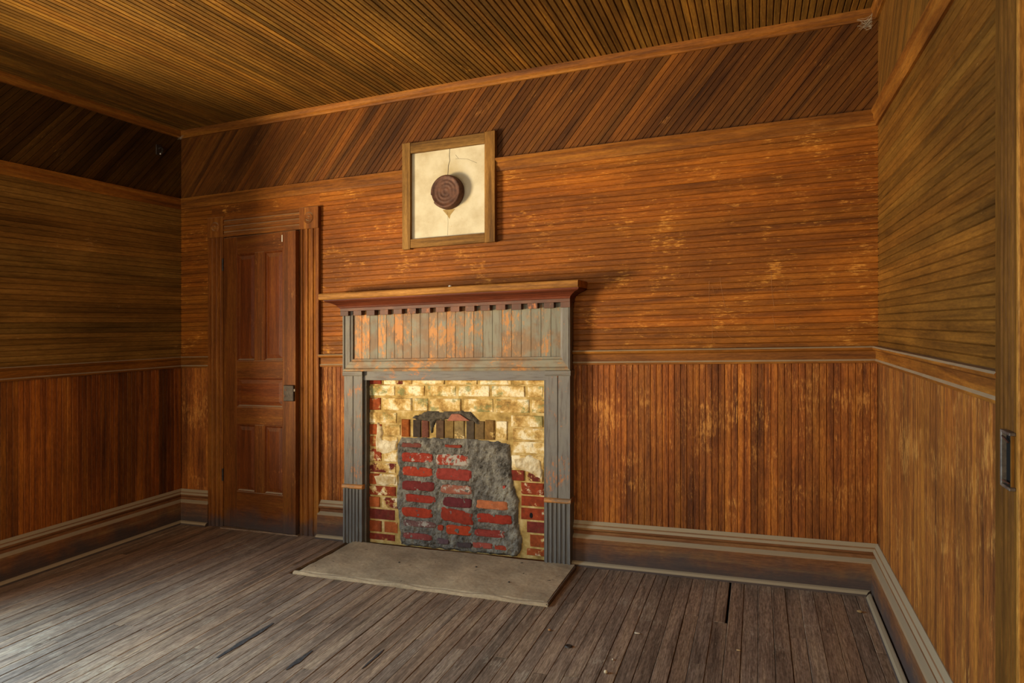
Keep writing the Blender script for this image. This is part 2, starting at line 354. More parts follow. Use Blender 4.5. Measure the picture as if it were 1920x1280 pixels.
vboards(WB, XL, CO0+.01, fB, BT, DB_, M['wains']); vboards(WB, CO1-.01, MX0+.02, fB, BT, DB_, M['wains']); vboards(WB, MX1-.02, XR, fB, BT, DB_, M['wains'])
dboards(WB, XL, XR, PT, CB, fB, 1, M['frieze'], 'dx', 0)
hboards(WL, DT, PB, fLh, WY0+.14, 0, M['side'], 'y', (.95, 1.25), (1.1, 1.3, 1.9)); vboards(WL, WY0+.14, 0, fL, BT, DB_, M['wains2'], (.35, 1.05))
hboards(WL, DT, PB, fLh, YF, WY1-.14, M['side'], 'y', (.95, 1.25), (1.1, 1.3, 1.9)); vboards(WL, YF, WY1-.14, fL, BT, DB_, M['wains2'], (.35, 1.05)); vboards(WL, WY1-.14, WY0+.14, fL, BT, WZ0-.06, M['wains2'], (.35, 1.05))
dboards(WL, YF, 0, PT, CB, fL, 1, M['frieze'], 'dy', 1, (.4, 1.1), (.8, 1.05, 1.2))  # left frieze tinted darker: the backlit wall's shade put into the colour
CY0, CY1 = -1.742, -1.870                      # casing of the doorway on the right wall
hboards(WR, DT, PB, fRh, CY0-.01, 0, M['side'], 'y', (.85, 1.1)); vboards(WR, CY0-.01, 0, fR, BT, DB_, M['wains'], (.8, 1.08), (.86, .98, 1.05))  # wainscot tint here also paints in the light on this wall
hboards(WR, DT, PB, fRh, YF, DY1-.14, M['side'], 'y', (.85, 1.1)); vboards(WR, YF, DY1-.14, fR, BT, DB_, M['wains'], (.8, 1.08), (.86, .98, 1.05))
dboards(WR, YF, 0, PT, CB, fR, -1, M['side'], 'dyn', 1, (.85, 1.1))
# letters scratched into the back wall
LT = [[(-.237, 1.545), (-.237, 1.425)], [(-.223, 1.517), (-.208, 1.469), (-.192, 1.51)], [(-.183, 1.56), (-.174, 1.49), (-.155, 1.389)],
      [(.064, 1.579), (.068, 1.475), (.078, 1.398)], [(.087, 1.501), (.068, 1.475)], [(.202, 1.533), (.165, 1.528), (.137, 1.503), (.130, 1.463), (.149, 1.442), (.186, 1.421)],
      [(-.223, 1.368), (-.221, 1.238)], [(-.192, 1.344), (-.217, 1.30), (-.195, 1.276)], [(-.135, 1.319), (-.155, 1.305), (-.164, 1.287), (-.135, 1.25), (-.092, 1.23)],
      [(.07, 1.358), (.085, 1.285)], [(.206, 1.358), (.18, 1.332), (.155, 1.319), (.149, 1.288), (.169, 1.256)], [(-.33, 1.62), (-.345, 1.57)]]
for L in LT:
    q = MB(); w = .0007
    q.tube([(a, -.0003, b) for a, b in L], w, 4); q.build('scratched_letter', M['scr'], WB)

# mouldings
bprof = [(0, 0), (.034, 0), (.034, .150), (.030, .158), (.013, .168), (.011, .184), (.024, .196), (.026, .206), (.017, .217), (.015, .224), (.003, .24), (0, .24)]
sprof = [(.034, 0), (.058, 0), (.056, .010), (.049, .020), (.038, .024), (.034, .024)]
dprof = [(0, 1.11), (.016, 1.112), (.018, 1.122), (.012, 1.13), (.012, 1.168), (.026, 1.176), (.03, 1.186), (.025, 1.192), (0, 1.192)]
pprof = [(0, 2.252), (.012, 2.252), (.014, 2.268), (.024, 2.282), (.024, 2.302), (.034, 2.313), (.034, 2.324), (0, 2.326)]
cprof = [(0, 2.762), (.013, 2.762), (.017, 2.772), (.027, 2.782), (.034, 2.798), (.036, 2.81), (0, 2.81)]
bk = lambda a, b, t: (t, -a, b); lf = lambda a, b, t: (XL+a, t, b); rt = lambda a, b, t: (XR-a, t, b)
mL = lambda a, b: XL+a; mR = lambda a, b: XR-a; mY = lambda a, b: -a
def trim(name, segs, m, label):
    r = None
    for prof, fn, t0, t1, g in segs:
        o = MB().ext(prof, fn, t0, t1).build(name if r is None else 'moulding', m, r, g)
        if r is None: r = o; o['kind'] = 'structure'; tag(o, label)
    return r
FX0, FX1 = -2.43, -.972
for nm, t0, t1, lb in (('baseboard_back', mL, CO0+.005, 'short baseboard between the left corner and the closet door'),
                       ('baseboard_back.001', CO1-.005, FX0, 'short baseboard between the closet door and the mantel'),
                       ('baseboard_back.002', FX1+.002, mR, 'long dusty baseboard right of the mantel')):
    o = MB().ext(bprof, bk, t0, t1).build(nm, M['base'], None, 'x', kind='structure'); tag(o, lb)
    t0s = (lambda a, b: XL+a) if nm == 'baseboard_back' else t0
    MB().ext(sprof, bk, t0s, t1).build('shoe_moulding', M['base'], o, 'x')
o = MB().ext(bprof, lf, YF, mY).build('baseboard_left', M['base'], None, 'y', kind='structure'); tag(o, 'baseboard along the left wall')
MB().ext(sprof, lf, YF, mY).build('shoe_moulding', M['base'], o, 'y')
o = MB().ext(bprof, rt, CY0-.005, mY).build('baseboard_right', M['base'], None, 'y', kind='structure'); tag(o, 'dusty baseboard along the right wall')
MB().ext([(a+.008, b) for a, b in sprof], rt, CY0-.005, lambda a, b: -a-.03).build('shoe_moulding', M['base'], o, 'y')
trim('trim_1', [(dprof, bk, mL, CO0+.005, 'x'), (dprof, bk, CO1-.005, FX0+.01, 'x'), (dprof, bk, FX1-.01, mR, 'x')], M['trim'], 'chair rail along the back wall')
trim('trim_2', [(dprof, lf, WY0+.14, mY, 'y')], M['trim'], 'chair rail along the left wall')
trim('trim_3', [(dprof, rt, CY0-.005, mY, 'y')], M['trim'], 'chair rail along the right wall')
trim('trim_4', [(pprof, bk, mL, -2.045, 'x'), (pprof, bk, -1.44, mR, 'x')], M['trim'], 'picture rail along the back wall, broken by the plaster panel')
trim('trim_5', [(pprof, lf, YF, mY, 'y')], M['trim'], 'picture rail along the left wall')
trim('trim_6', [(pprof, rt, YF, mY, 'y')], M['trim'], 'picture rail along the right wall')
trim('trim_7', [(cprof, bk, mL, mR, 'x')], M['trim'], 'crown moulding at the top of the back wall')
trim('trim_8', [(cprof, lf, YF, mY, 'y')], M['trim'], 'crown moulding at the top of the left wall')
trim('trim_9', [(cprof, rt, YF, mY, 'y')], M['trim'], 'crown moulding at the top of the right wall')

# windows out of the picture, where the daylight comes in
def window(name, fn, a0, a1):
    r = None
    for p0, p1, z0, z1 in ((a0-.12, a0, WZ0-.04, WZ1+.12), (a1, a1+.12, WZ0-.04, WZ1+.04), (a0, a1, WZ1, WZ1+.05), (a0-.14, a1+.14, WZ0-.05, WZ0)):
        q = MB(); c = [fn(p, d, z) for p in (p0, p1) for d in (0, .025) for z in (z0, min(z1, 2.25))]
        q.add(c, [(0, 1, 3, 2), (4, 6, 7, 5), (0, 4, 5, 1), (2, 3, 7, 6), (0, 2, 6, 4), (1, 5, 7, 3)])
        o = q.build(name if r is None else 'casing', M['case'], r, 'z')
        if r is None: r = o; o['kind'] = 'structure'
    return r
window('window_1', lambda p, d, z: (XL+d, p, z), WY1, WY0)
window('window_2', lambda p, d, z: (p, YF+d, z), -3.3, -2.2)
window('window_3', lambda p, d, z: (p, YF+d, z), -1.2, -.3)

# ------------------------------------------------------------------ closet door on the back wall
D = thing('door_1', 'narrow five-panel closet door standing slightly ajar', None, ((DO0+DO1)/2, -.02, 0), kind='structure')
def flutes(x0, x1, d=.026):                    # casing section with three grooves
    w = x1-x0; P = [(x0, 0), (x0, d)]
    for f in (.22, .5, .78):
        c = x0+w*f; P += [(c-.013, d), (c-.009, d-.008), (c, d-.004), (c+.009, d-.008), (c+.013, d)]
    return P+[(x1, d), (x1, 0)]
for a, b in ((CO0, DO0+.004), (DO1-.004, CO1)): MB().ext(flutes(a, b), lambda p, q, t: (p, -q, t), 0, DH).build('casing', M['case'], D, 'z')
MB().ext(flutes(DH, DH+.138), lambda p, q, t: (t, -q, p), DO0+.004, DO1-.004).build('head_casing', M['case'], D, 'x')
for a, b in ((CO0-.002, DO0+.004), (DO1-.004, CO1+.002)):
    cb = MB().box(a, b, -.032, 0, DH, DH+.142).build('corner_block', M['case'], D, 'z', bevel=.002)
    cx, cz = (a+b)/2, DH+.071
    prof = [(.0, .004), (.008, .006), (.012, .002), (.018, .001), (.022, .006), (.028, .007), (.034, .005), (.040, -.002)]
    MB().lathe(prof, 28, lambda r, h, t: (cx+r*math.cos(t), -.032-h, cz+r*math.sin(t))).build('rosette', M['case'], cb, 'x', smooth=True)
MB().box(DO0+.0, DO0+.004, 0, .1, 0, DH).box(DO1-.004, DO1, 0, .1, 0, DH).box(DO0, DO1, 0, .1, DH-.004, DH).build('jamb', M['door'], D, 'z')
MB().box(DO0, DO1, -.05, .12, -.02, .008).build('threshold', M['floor'], D, 'x')
ang = R(3.6); hx, hy = DO0+.006, -.008
def leafx(c):
    u, d = c[0], c[1]; return (hx+u*math.cos(ang)+d*math.sin(ang), hy-u*math.sin(ang)+d*math.cos(ang), c[2])
LWd = .645
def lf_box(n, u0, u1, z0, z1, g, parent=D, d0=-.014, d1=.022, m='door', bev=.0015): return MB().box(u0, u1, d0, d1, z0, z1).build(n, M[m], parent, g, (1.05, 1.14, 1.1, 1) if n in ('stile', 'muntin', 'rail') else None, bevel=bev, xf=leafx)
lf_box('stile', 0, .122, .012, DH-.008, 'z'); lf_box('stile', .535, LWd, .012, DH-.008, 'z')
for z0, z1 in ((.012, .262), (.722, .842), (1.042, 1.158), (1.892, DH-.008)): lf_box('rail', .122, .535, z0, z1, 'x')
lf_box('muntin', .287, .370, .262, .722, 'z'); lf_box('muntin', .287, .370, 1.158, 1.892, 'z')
def panel(u0, u1, z0, z1, g):
    mo = MB()                                  # sloping moulding around a raised field
    def ring(i, d): return [(u0+i, d, z0+i), (u1-i, d, z0+i), (u1-i, d, z1-i), (u0+i, d, z1-i)]
    rr = [ring(0, -.011), ring(.006, -.011), ring(.012, -.001), ring(.016, 0.0), ring(.04, -.006)]
    vs = [v for r in rr for v in r]; fs = [(4*k+i, 4*k+(i+1) % 4, 4*k+4+(i+1) % 4, 4*k+4+i) for k in range(len(rr)-1) for i in range(4)]+[tuple(range(16, 20))]
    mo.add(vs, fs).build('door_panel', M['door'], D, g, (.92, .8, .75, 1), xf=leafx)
for a in ((.122, .287, .262, .722, 'z'), (.370, .535, .262, .722, 'z'), (.122, .535, .842, 1.042, 'x'), (.122, .287, 1.158, 1.892, 'z'), (.370, .535, 1.158, 1.892, 'z')): panel(*a)
lk = lf_box('rim_lock', .555, .640, .890, .995, 'x', d0=-.030, d1=-.014, m='iron', bev=.003); tag(lk, 'dark iron rim lock')
for u, z in ((.575, .965), (.567, .925)): MB().lathe([(0, .002), (.006, .0015), (.008, -.001)], 10, lambda r, h, t: (u+r*math.cos(t), -.030-h, z+r*math.sin(t))).build('lock_hole', M['rust'], lk, xf=leafx)
lf_box('latch_bolt', .640, .652, .955, .972, 'x', lk, -.026, -.018, 'ironw', .001)
for z in (1.785, .325):
    hg = MB().tube([leafx((-.004, -.02, z)), leafx((-.004, -.02, z+.085))], .006, 8).build('hinge', M['iron'], D)
MB().box(.527, .5335, -.0148, -.0138, 1.945, 1.99).build('paint_fleck', M['fluff'], D, xf=leafx)

# ------------------------------------------------------------------ doorway on the right wall
D2 = thing('door_2', 'olive brown doorway casing at the right edge', None, (XR, -2.2, 0), kind='structure')
def fl2(y0, y1, d=.026):
    P = [(y0, 0), (y0, d)]; w = y1-y0
    for f in (.14, .3, .46, .66): c = y0+w*f; P += [(c-.006, d), (c-.003, d-.006), (c+.003, d-.006), (c+.006, d)]
    return P+[(y1, d), (y1, 0)]
MB().ext(fl2(CY1, CY0), lambda p, q, t: (XR-q, p, t), 0, 2.16).build('casing', M['side'], D2, 'z', (.9, .9, .9, 1))
MB().ext(fl2(DY1-.135, DY1), lambda p, q, t: (XR-q, p, t), 0, 2.16).build('casing', M['side'], D2, 'z')
MB().box(XR-.026, XR, DY1, CY1, 2.03, 2.16).build('head_casing', M['side'], D2, 'y')
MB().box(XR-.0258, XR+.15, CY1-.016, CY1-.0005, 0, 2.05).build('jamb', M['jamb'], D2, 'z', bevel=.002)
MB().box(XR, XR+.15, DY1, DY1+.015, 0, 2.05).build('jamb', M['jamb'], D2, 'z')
MB().box(XR+.10, XR+.135, DY1+.01, CY1-.02, .01, 2.04).build('door_leaf', M['door'], D2, 'z')
kx = XR-.026
ky = -1.812; kz0, kz1 = .945, 1.070
kp = MB().box(kx-.012, kx, ky-.009, ky, kz0, kz1).build('lock_keeper', M['ironw'], D2, 'z', bevel=.0015); tag(kp, 'rusted iron lock keeper box')
MB().box(kx-.012, kx, -1.872, ky-.009, kz1-.007, kz1).build('keeper_lip', M['ironw'], kp, 'y', bevel=.001)
MB().box(kx-.012, kx, -1.872, ky-.009, kz0, kz0+.007).build('keeper_lip', M['ironw'], kp, 'y', bevel=.001)
MB().box(kx-.002, kx-.0005, -1.858, ky-.009, kz0+.007, kz1-.007).build('keeper_recess_dark', M['black'], kp, 'z')  # thin black plate on the casing, painting the shade of a recess
MB().box(kx-.006, kx-.0005, -1.864, -1.858, kz0+.007, kz1-.007).build('keeper_bar', M['side'], kp, 'z')
MB().tube([(kx-.010, ky-.009, kz1-.014), (kx-.008, ky-.040, kz1-.024)], .002, 6).build('nail', M['rust'], kp)
MB().tube([(kx-.010, ky-.012, kz0+.014), (kx-.008, ky-.044, kz0+.013)], .002, 6).build('nail', M['rust'], kp)

# ------------------------------------------------------------------ mantelpiece
T = thing('mantelpiece', 'weathered grey-painted wooden fireplace mantel with a dentil cornice and fluted bases', 'mantel', ((MX0+MX1)/2, -.04, 0))
sh = [(0, 1.537), (.196, 1.537), (.203, 1.543), (.203, 1.568), (.198, 1.575), (0, 1.575)]
o = MB().ext(sh, bk, -2.548, -.892).build('shelf', M['shelf'], T, 'x'); tag(o, 'worn tan mantel shelf')
# cove cornice with returned ends
cv = [(.105, 1.482), (.112, 1.484), (.116, 1.494), (.128, 1.505), (.147, 1.516), (.170, 1.524), (.178, 1.530), (.178, 1.537)]
def ringx(a): return [(MX0+.105-a-.0, -.001), (MX0+.105-a, -a), (MX1-.105+a, -a), (MX1-.105+a, -.001)]
q = MB(); vs = []; n = 4
for a, z in cv: vs += [(p[0], p[1], z) for p in ringx(a)]
fs = [(4*k+i, 4*k+i+1, 4*k+5+i, 4*k+4+i) for k in range(len(cv)-1) for i in range(3)]+[(0, 1, 2, 3), tuple(range(4*len(cv)-1, 4*len(cv)-5, -1))]+[tuple(4*k for k in range(len(cv))), tuple(4*k+3 for k in range(len(cv)-1, -1, -1))]
fs.append(tuple([0, 3, 4*len(cv)-1, 4*len(cv)-4]))
q.add(vs, fs[:-4]+[fs[-4], fs[-3]]+[(4*k+3, 4*k, 4*k+4, 4*k+7) for k in range(len(cv)-1)]); o = q.build('cornice', M['cornice'], T, 'x'); tag(o, 'dark red-brown cove cornice')
MB().box(MX0-.005, MX1+.005, -.102, -.0, 1.464, 1.484).build('dentil_band', M['dentil'], T, 'x', bevel=.001)
nd = 16; pit = (MX1-MX0+.01-.055)/(nd-1)
for k in range(nd):
    a = MX0-.005+pit*k; MB().box(a, a+(.058 if k < nd-1 else .055), -.100, -.066, 1.434+random.uniform(-.002, .002), 1.464).build('dentil', M['dentil'], T, 'z', tint(.8, 1.15)[:3]+(random.uniform(.9, 1.1),), bevel=.001)
MB().box(MX0+.005, MX1-.005, -.045, -.0, 1.03, 1.475).build('backing', M['mantel'], T, 'x')
# frieze of narrow boards in a mitred frame
fx0, fx1 = MX0+.066, MX1-.058; n = 23; w = (fx1-fx0)/n
for k in range(n):
    xc = fx0+w*(k+.5); hh = w/2; mid = 1-abs(k-12)/13
    MB().ext([(-hh, -.012), (-hh, -.003), (-hh+.002, 0), (hh-.002, 0), (hh, -.003), (hh, -.012)], lambda a, b, z: (xc+a, -.058-b, z), 1.16, 1.47).build('frieze_board', M['fboard'], T, 'z', tint(.82, 1.12)[:3]+(random.choice([1.05, .98, .95, 1.0, .94, 1.02])-(.05 if 8 < k < 15 else 0) if k not in (2, 8, 15, 16) else 1.12,))
fr = [(0, 0), (.0, .038), (.012, .042), (.018, .034), (.050, .034), (.056, .027), (.066, .024), (.066, 0)]   # (inwards, out)
def frm(kind):
    y0 = -.045
    if kind == 'l': return lambda a, b, t: (MX0+a, y0-b, t), lambda a, b: 1.086+a*1.15, 1.475, 'z'
    if kind == 'r': return lambda a, b, t: (MX1-a*.88, y0-b, t), lambda a, b: 1.086+a*1.15, 1.475, 'z'
    return lambda a, b, t: (t, y0-b, 1.086+a*1.15), lambda a, b: MX0+a, lambda a, b: MX1-a*.88, 'x'
for k_ in 'lrb':
    fn, t0, t1, g = frm(k_); MB().ext(fr, fn, t0, t1).build('frieze_frame', M['mantel' if k_ != 'b' else 'fboard'], T, g, (1, 1, 1, 1.03 if k_ != 'b' else 1.0))
o = MB().box(-2.318, -1.105, -.062, -.0, 1.028, 1.086).build('lintel', M['mantel'], T, 'x', (.95, .95, 1, 1.02), bevel=.002)
for px0, px1, inn in ((-2.447, -2.314, 1), (-1.108, -.970, -1)):
    pc = (px0+px1)/2; P = thing('pilaster', None, None, (pc, -.04, 0)); P.parent = T; P.location = Vector(S((pc, -.04, 0)))-Vector(T['wo'])
    h = (px1-px0)/2
    sec = [(-h, .0), (-h, .078), (-.004, .078), (0, .073), (.004, .078), (h, .078), (h, .0)]
    MB().ext(sec, lambda a, b, z: (pc+a, -b, z), .36, 1.06).build('shaft', M['mantel'], P, 'z', (1, 1, 1.04, 1.0))
    MB().ext([(0, 1.056), (.084, 1.056), (.088, 1.062), (.088, 1.084), (0, 1.086)], lambda a, b, t: (t, -a, b), px0-.006, px1+.006).build('capital', M['mantel'], P, 'x', (1, 1, 1, 1.0))
    MB().ext([(0, .348), (.088, .350), (.094, .358), (.09, .372), (.08, .376), (0, .376)], lambda a, b, t: (t, -a, b), px0-.008, px1+.008).build('band', M['fboard'], P, 'x', (1, 1, 1, .9))
    sec = [(-h-.003, .0), (-h-.003, .086)]
    for j in range(5):
        c = -h+.018+j*(2*h-.036)/4; sec += [(c-.009, .086), (c-.006, .078), (c+.006, .078), (c+.009, .086)]
    sec += [(h+.003, .086), (h+.003, .0)]
    MB().ext(sec, lambda a, b, z: (pc+a, -b, z), .004, .35).build('fluted_base', M['mantel'], P, 'z', (.88, .92, 1.0, 1.22))
    x0 = px1+.004 if inn > 0 else px0-.018
    MB().box(x0, x0+.014, -.058, -.0, .0, 1.03).build('inner_strip', M['mantel'], P, 'z', (.7, .68, .66, 1.05))

# ------------------------------------------------------------------ brickwork in the fireplace opening
BK = MB().box(-2.312, -1.098, -.016, .0, .0, 1.03).build('brick_surround', M['mortar'], None); tag(BK, 'old fireplace brickwork with flaking cream, ochre and green paint', 'brickwork')
ROWS = [(1.000, 1.029), (.929, .992), (.838, .914), (.758, .822), (.683, .748), (.607, .672), (.516, .592), (.446, .505), (.370, .437), (.303, .360), (.226, .291), (.151, .214), (.072, .140), (.022, .060)]
def brick(par, x0, x1, z0, z1, yf, col, a, m='brick', name='brick', dep=.02):
    j = lambda s=.003: random.uniform(-s, s); b = .004
    f = [(x0+b+j(), yf+j(.0015), z0+b+j()), (x1-b+j(), yf+j(.0015), z0+b+j()), (x1-b+j(), yf+j(.0015), z1-b+j()), (x0+b+j(), yf+j(.0015), z1-b+j())]
    g = [(x0, yf+.004, z0), (x1, yf+.004, z0), (x1, yf+.004, z1), (x0, yf+.004, z1)]; k = [(p[0], yf+dep, p[2]) for p in g]
    return MB().add(f+g+k, [(0, 1, 2, 3), (8, 9, 10, 11)]+[(i, (i+1) % 4, 4+(i+1) % 4, 4+i) for i in range(4)]+[(4+i, 4+(i+1) % 4, 8+(i+1) % 4, 8+i) for i in range(4)]).build(name, M[m], par, 'x', tuple(srgb(col)[:3])+(a,))
def pz(px, py, y=-.037):                        # measured photo position -> place on the brick plane
    a = (px-960)/1219; b = -(py-604)/1219; s, c = math.sin(R(20.7)), math.cos(R(20.7)); t = (y+3.55)/(c+a*s); x = (-s+a*c)*t; return x, 1.322+b*t-K*x
PL, PRt = -2.09, -1.30                          # the cement patch covers this span in the lower courses
REDS = ['#8c3a1e', '#9a4a22', '#7a3020', '#a3552a', '#6e2c22', '#8f4420']
for r, (z0, z1) in enumerate(ROWS):
    x = -2.31-(.0 if r % 2 else .108); k = 0
    while x < -1.10:
        L = random.choice([.198, .205, .21]) if random.random() > .15 else .098
        a, b = max(x, -2.31), min(x+L, -1.10)
        segs = [(a, b)]
        if z1 < .69: segs = [(a, min(b, PL-.002)), (max(a, PRt+.0+(.02 if z0 < .4 else -.04)+(.02 if z0 < .2 else 0)), b)]
        elif .67 < z0 < .78 and z1 < .83: segs = [(a, min(b, -2.072)), (max(a, -1.352), b)]
        for p, q in segs:
            if q-p < .028: continue
            xm = (p+q)/2
            cov = .82 if z0 > .7 else (.72 if z0 > .5 else .46)
            if xm < -2.0 and z0 > .7: cov -= .1
            if xm < -2.24: cov = .42
            if xm > -1.4 and z0 < .42: cov = .46
            brick(BK, p+.003, q-.003, z0, z1, -.022+random.uniform(-.003, .003), random.choice(REDS), cov+random.uniform(-.14, .12))
        x += L+.012; k += 1
def remnant(P, m, col): return lumpy('plaster_remnant', [pz(*q, y=-.024) for q in P], -.015, -.027, M[m], BK, 44, .004, .01)
# soldier course of the old arch
SOL = [(-2.065, -2.008, '#8a4a1c', .45), (-1.985, -1.930, '#3f352c', .3), (-1.924, -1.876, '#6b4032', .55), (-1.826, -1.770, '#54402f', .3), (-1.764, -1.708, '#7d6438', .55), (-1.702, -1.636, '#86724a', .6),
       (-1.624, -1.572, '#4b4033', .3), (-1.566, -1.508, '#6d5838', .5), (-1.502, -1.442, '#7d5f33', .55), (-1.434, -1.364, '#9c7636', .75)]
for a, b, c, p in SOL: brick(BK, a, b, .676, .785+random.uniform(-.006, .006), -.024+random.uniform(-.003, .002), c, p-.14, name='soldier_brick')
def ngrid(x0, x1, z0, z1, nx, nz, yfn, inside):
    q = MB(); idx = {}; vs = []; fs = []
    for i in range(nx+1):
        for k in range(nz+1):
            x, z = x0+(x1-x0)*i/nx, z0+(z1-z0)*k/nz; idx[i, k] = len(vs); vs.append((x, yfn(x, z), z))
    for i in range(nx):
        for k in range(nz):
            if inside(x0+(x1-x0)*(i+.5)/nx, z0+(z1-z0)*(k+.5)/nz): fs.append((idx[i, k], idx[i+1, k], idx[i+1, k+1], idx[i, k+1]))
    return q.add(vs, fs)
from mathutils import noise as mn
def inpoly(P, x, y):
    c = False; n = len(P)
    for i in range(n):
        (a, b), (d, e) = P[i], P[i-1]
        if (b > y) != (e > y) and x < (d-a)*(y-b)/(e-b)+a: c = not c
    return c
def edged(P, x, y):
    m = 9
    for i in range(len(P)):
        (a, b), (d, e) = P[i], P[i-1]; t = max(0, min(1, ((x-a)*(d-a)+(y-b)*(e-b))/((d-a)**2+(e-b)**2+1e-9))); m = min(m, math.hypot(x-a-t*(d-a), y-b-t*(e-b)))
    return m
def lumpy(name, P, yb, yf, m, par, n=70, amp=.006, soft=.02):
    # a lump of cement: closed solid following the outline P, front bulging from yb to yf
    xs = [p[0] for p in P]; zs = [p[1] for p in P]; x0, x1, z0, z1 = min(xs)-.01, max(xs)+.01, min(zs)-.01, max(zs)+.01
    def warp(x, z): return x+.010*mn.noise((x*22, z*22, 3)), z+.010*mn.noise((x*22, z*22, 9))
    def yfn(x, z):
        d = edged(P, *warp(x, z)) if inpoly(P, *warp(x, z)) else 0
        return yb-(yb-yf)*min(1, d/soft)**.6-amp*mn.fractal((x*26, 1, z*26), .8, 2, 4)*min(1, d/soft)
    h = (z1-z0)/(x1-x0)
    return ngrid(x0, x1, z0, z1, n, int(n*h)+2, yfn, lambda x, z: inpoly(P, *warp(x, z))).build(name, m, par, 'x')
PP = [(-2.075, .672), (-1.575, .680), (-1.535, .668), (-1.415, .668), (-1.345, .650), (-1.335, .49), (-1.325, .42), (-1.292, .33), (-1.292, .20), (-1.268, .065), (-1.305, .004), (-1.75, .004), (-2.065, .006), (-2.08, .10), (-2.105, .31), (-2.085, .42), (-2.098, .61)]
CP = lumpy('cement_patch', PP, -.014, -.036, M['cement'], None, 140, .010); tag(CP, 'rough grey cement patch with red bricks sealing the old firebox', 'cement patch')
PB_ = [(754, 790, 830, 839, '#6a3a30', .45), (755, 809, 848, 867, '#8c3322', .55), (756, 809, 875, 893, '#973822', .5), (756, 812, 901, 921, '#6b2a26', .4), (761, 815, 926, 943, '#8a3022', .45), (756, 808, 950, 971, '#963620', .42),
       (758, 815, 974, 990, '#6a4a44', .58), (758, 808, 998, 1013, '#7e3c36', .52), (835, 865, 833, 839, '#7c3424', .45), (820, 876, 852, 873, '#8e3826', .64), (820, 882, 878, 901, '#85342a', .36), (828, 882, 908, 927, '#8c5542', .56),
       (833, 882, 932, 952, '#5c2628', .4), (828, 885, 954, 981, '#83301f', .38), (837, 882, 983, 1004, '#a03c1e', .48), (821, 831, 984, 994, '#983a24', .4), (820, 841, 1009, 1020, '#5a4548', .5), (858, 884, 1016, 1027, '#453a38', .45),
       (894, 950, 937, 956, '#a8623c', .5), (897, 957, 962, 983, '#8c2f1e', .46), (892, 944, 991, 1008, '#82342a', .5), (888, 922, 1016, 1029, '#94483a', .46), (928, 950, 1022, 1031, '#953e28', .45), (943, 948, 910, 916, '#9c4034', .3)]
for a, b, c, d, col, al in PB_:
    x0, z1 = pz(a, c); x1, z0 = pz(b, d); cx, cz, hx_, hz = (x0+x1)/2, (z0+z1)/2, abs(x1-x0)*.54, abs(z1-z0)*.56
    n = 22; ol = []
    sk = -.35 if (a, c) == (828, 954) else 0
    for i in range(n):
        th = 2*math.pi*i/n; cc, ss = math.cos(th), math.sin(th); e = .34
        u = math.copysign(abs(cc)**e, cc); v = math.copysign(abs(ss)**e, ss); jt = 1+random.uniform(-.07, .05)
        ol.append((cx+u*hx_*(1+random.uniform(-.05, .03)), cz+v*hz*jt+sk*hz*u*.9+random.uniform(-.002, .002)))
    ins = [(cx+(p[0]-cx)*.9, cz+(p[1]-cz)*.86) for p in ol]; yf = -.0418
    vs = [(p[0], yf+random.uniform(-.0012, .0012), p[1]) for p in ins]+[(p[0], yf+.004, p[1]) for p in ol]+[(p[0], -.024, p[1]) for p in ol]
    MB().add(vs, [tuple(range(n)), tuple(range(3*n-1, 2*n-1, -1))]+[(k*n+i, k*n+(i+1) % n, (k+1)*n+(i+1) % n, (k+1)*n+i) for k in (0, 1) for i in range(n)]).build('brick', M['brick2'], CP, 'x', tuple(v*1.08 for v in srgb(col)[:3])+(al,))
SP = [(-1.99, .792), (-1.92, .826), (-1.86, .838), (-1.76, .834), (-1.66, .842), (-1.60, .838), (-1.545, .80), (-1.52, .765), (-1.55, .752), (-1.585, .782), (-1.66, .79), (-1.79, .785), (-1.835, .77), (-1.845, .70), (-1.865, .70), (-1.87, .77), (-1.95, .778)]
lumpy('soot_mortar', SP, -.015, -.028, M['soot'], BK, 64, .006, .015)
remnant([(706, 788), (716, 800), (719, 812), (714, 824), (745, 826), (742, 846), (722, 852), (706, 848), (704, 820)], 'remn', 0)
remnant([(962, 860), (990, 852), (1016, 862), (1018, 902), (1004, 897), (988, 884), (966, 878)], 'remn', 0)
remnant([(700, 890), (716, 888), (744, 892), (744, 910), (722, 912), (704, 908)], 'remn', 0)
hx2, hz2 = pz(996, 966, -.024)
MB().lathe([(0, .003), (.011, .003), (.013, 0)], 14, lambda r, h, t: (hx2+r*.8*math.cos(t), -.0235-h, hz2+r*1.3*math.sin(t))).build('hole', M['black'], BK)  # black disc on the brick face, painting the dark of a hole
pkb = [pz(838+680-680, 789), pz(880, 789), pz(861, 776), pz(846, 776)]
MB().add([(p[0], -.036, p[1]) for p in pkb]+[(p[0], -.018, p[1]) for p in pkb], [(0, 1, 2, 3), (4, 5, 6, 7)]+[(i, (i+1) % 4, 4+(i+1) % 4, 4+i) for i in range(4)]).build('arch_brick', M['brick'], BK, 'x', tuple(srgb('#9c6450')[:3])+(.2,), bevel=.002)

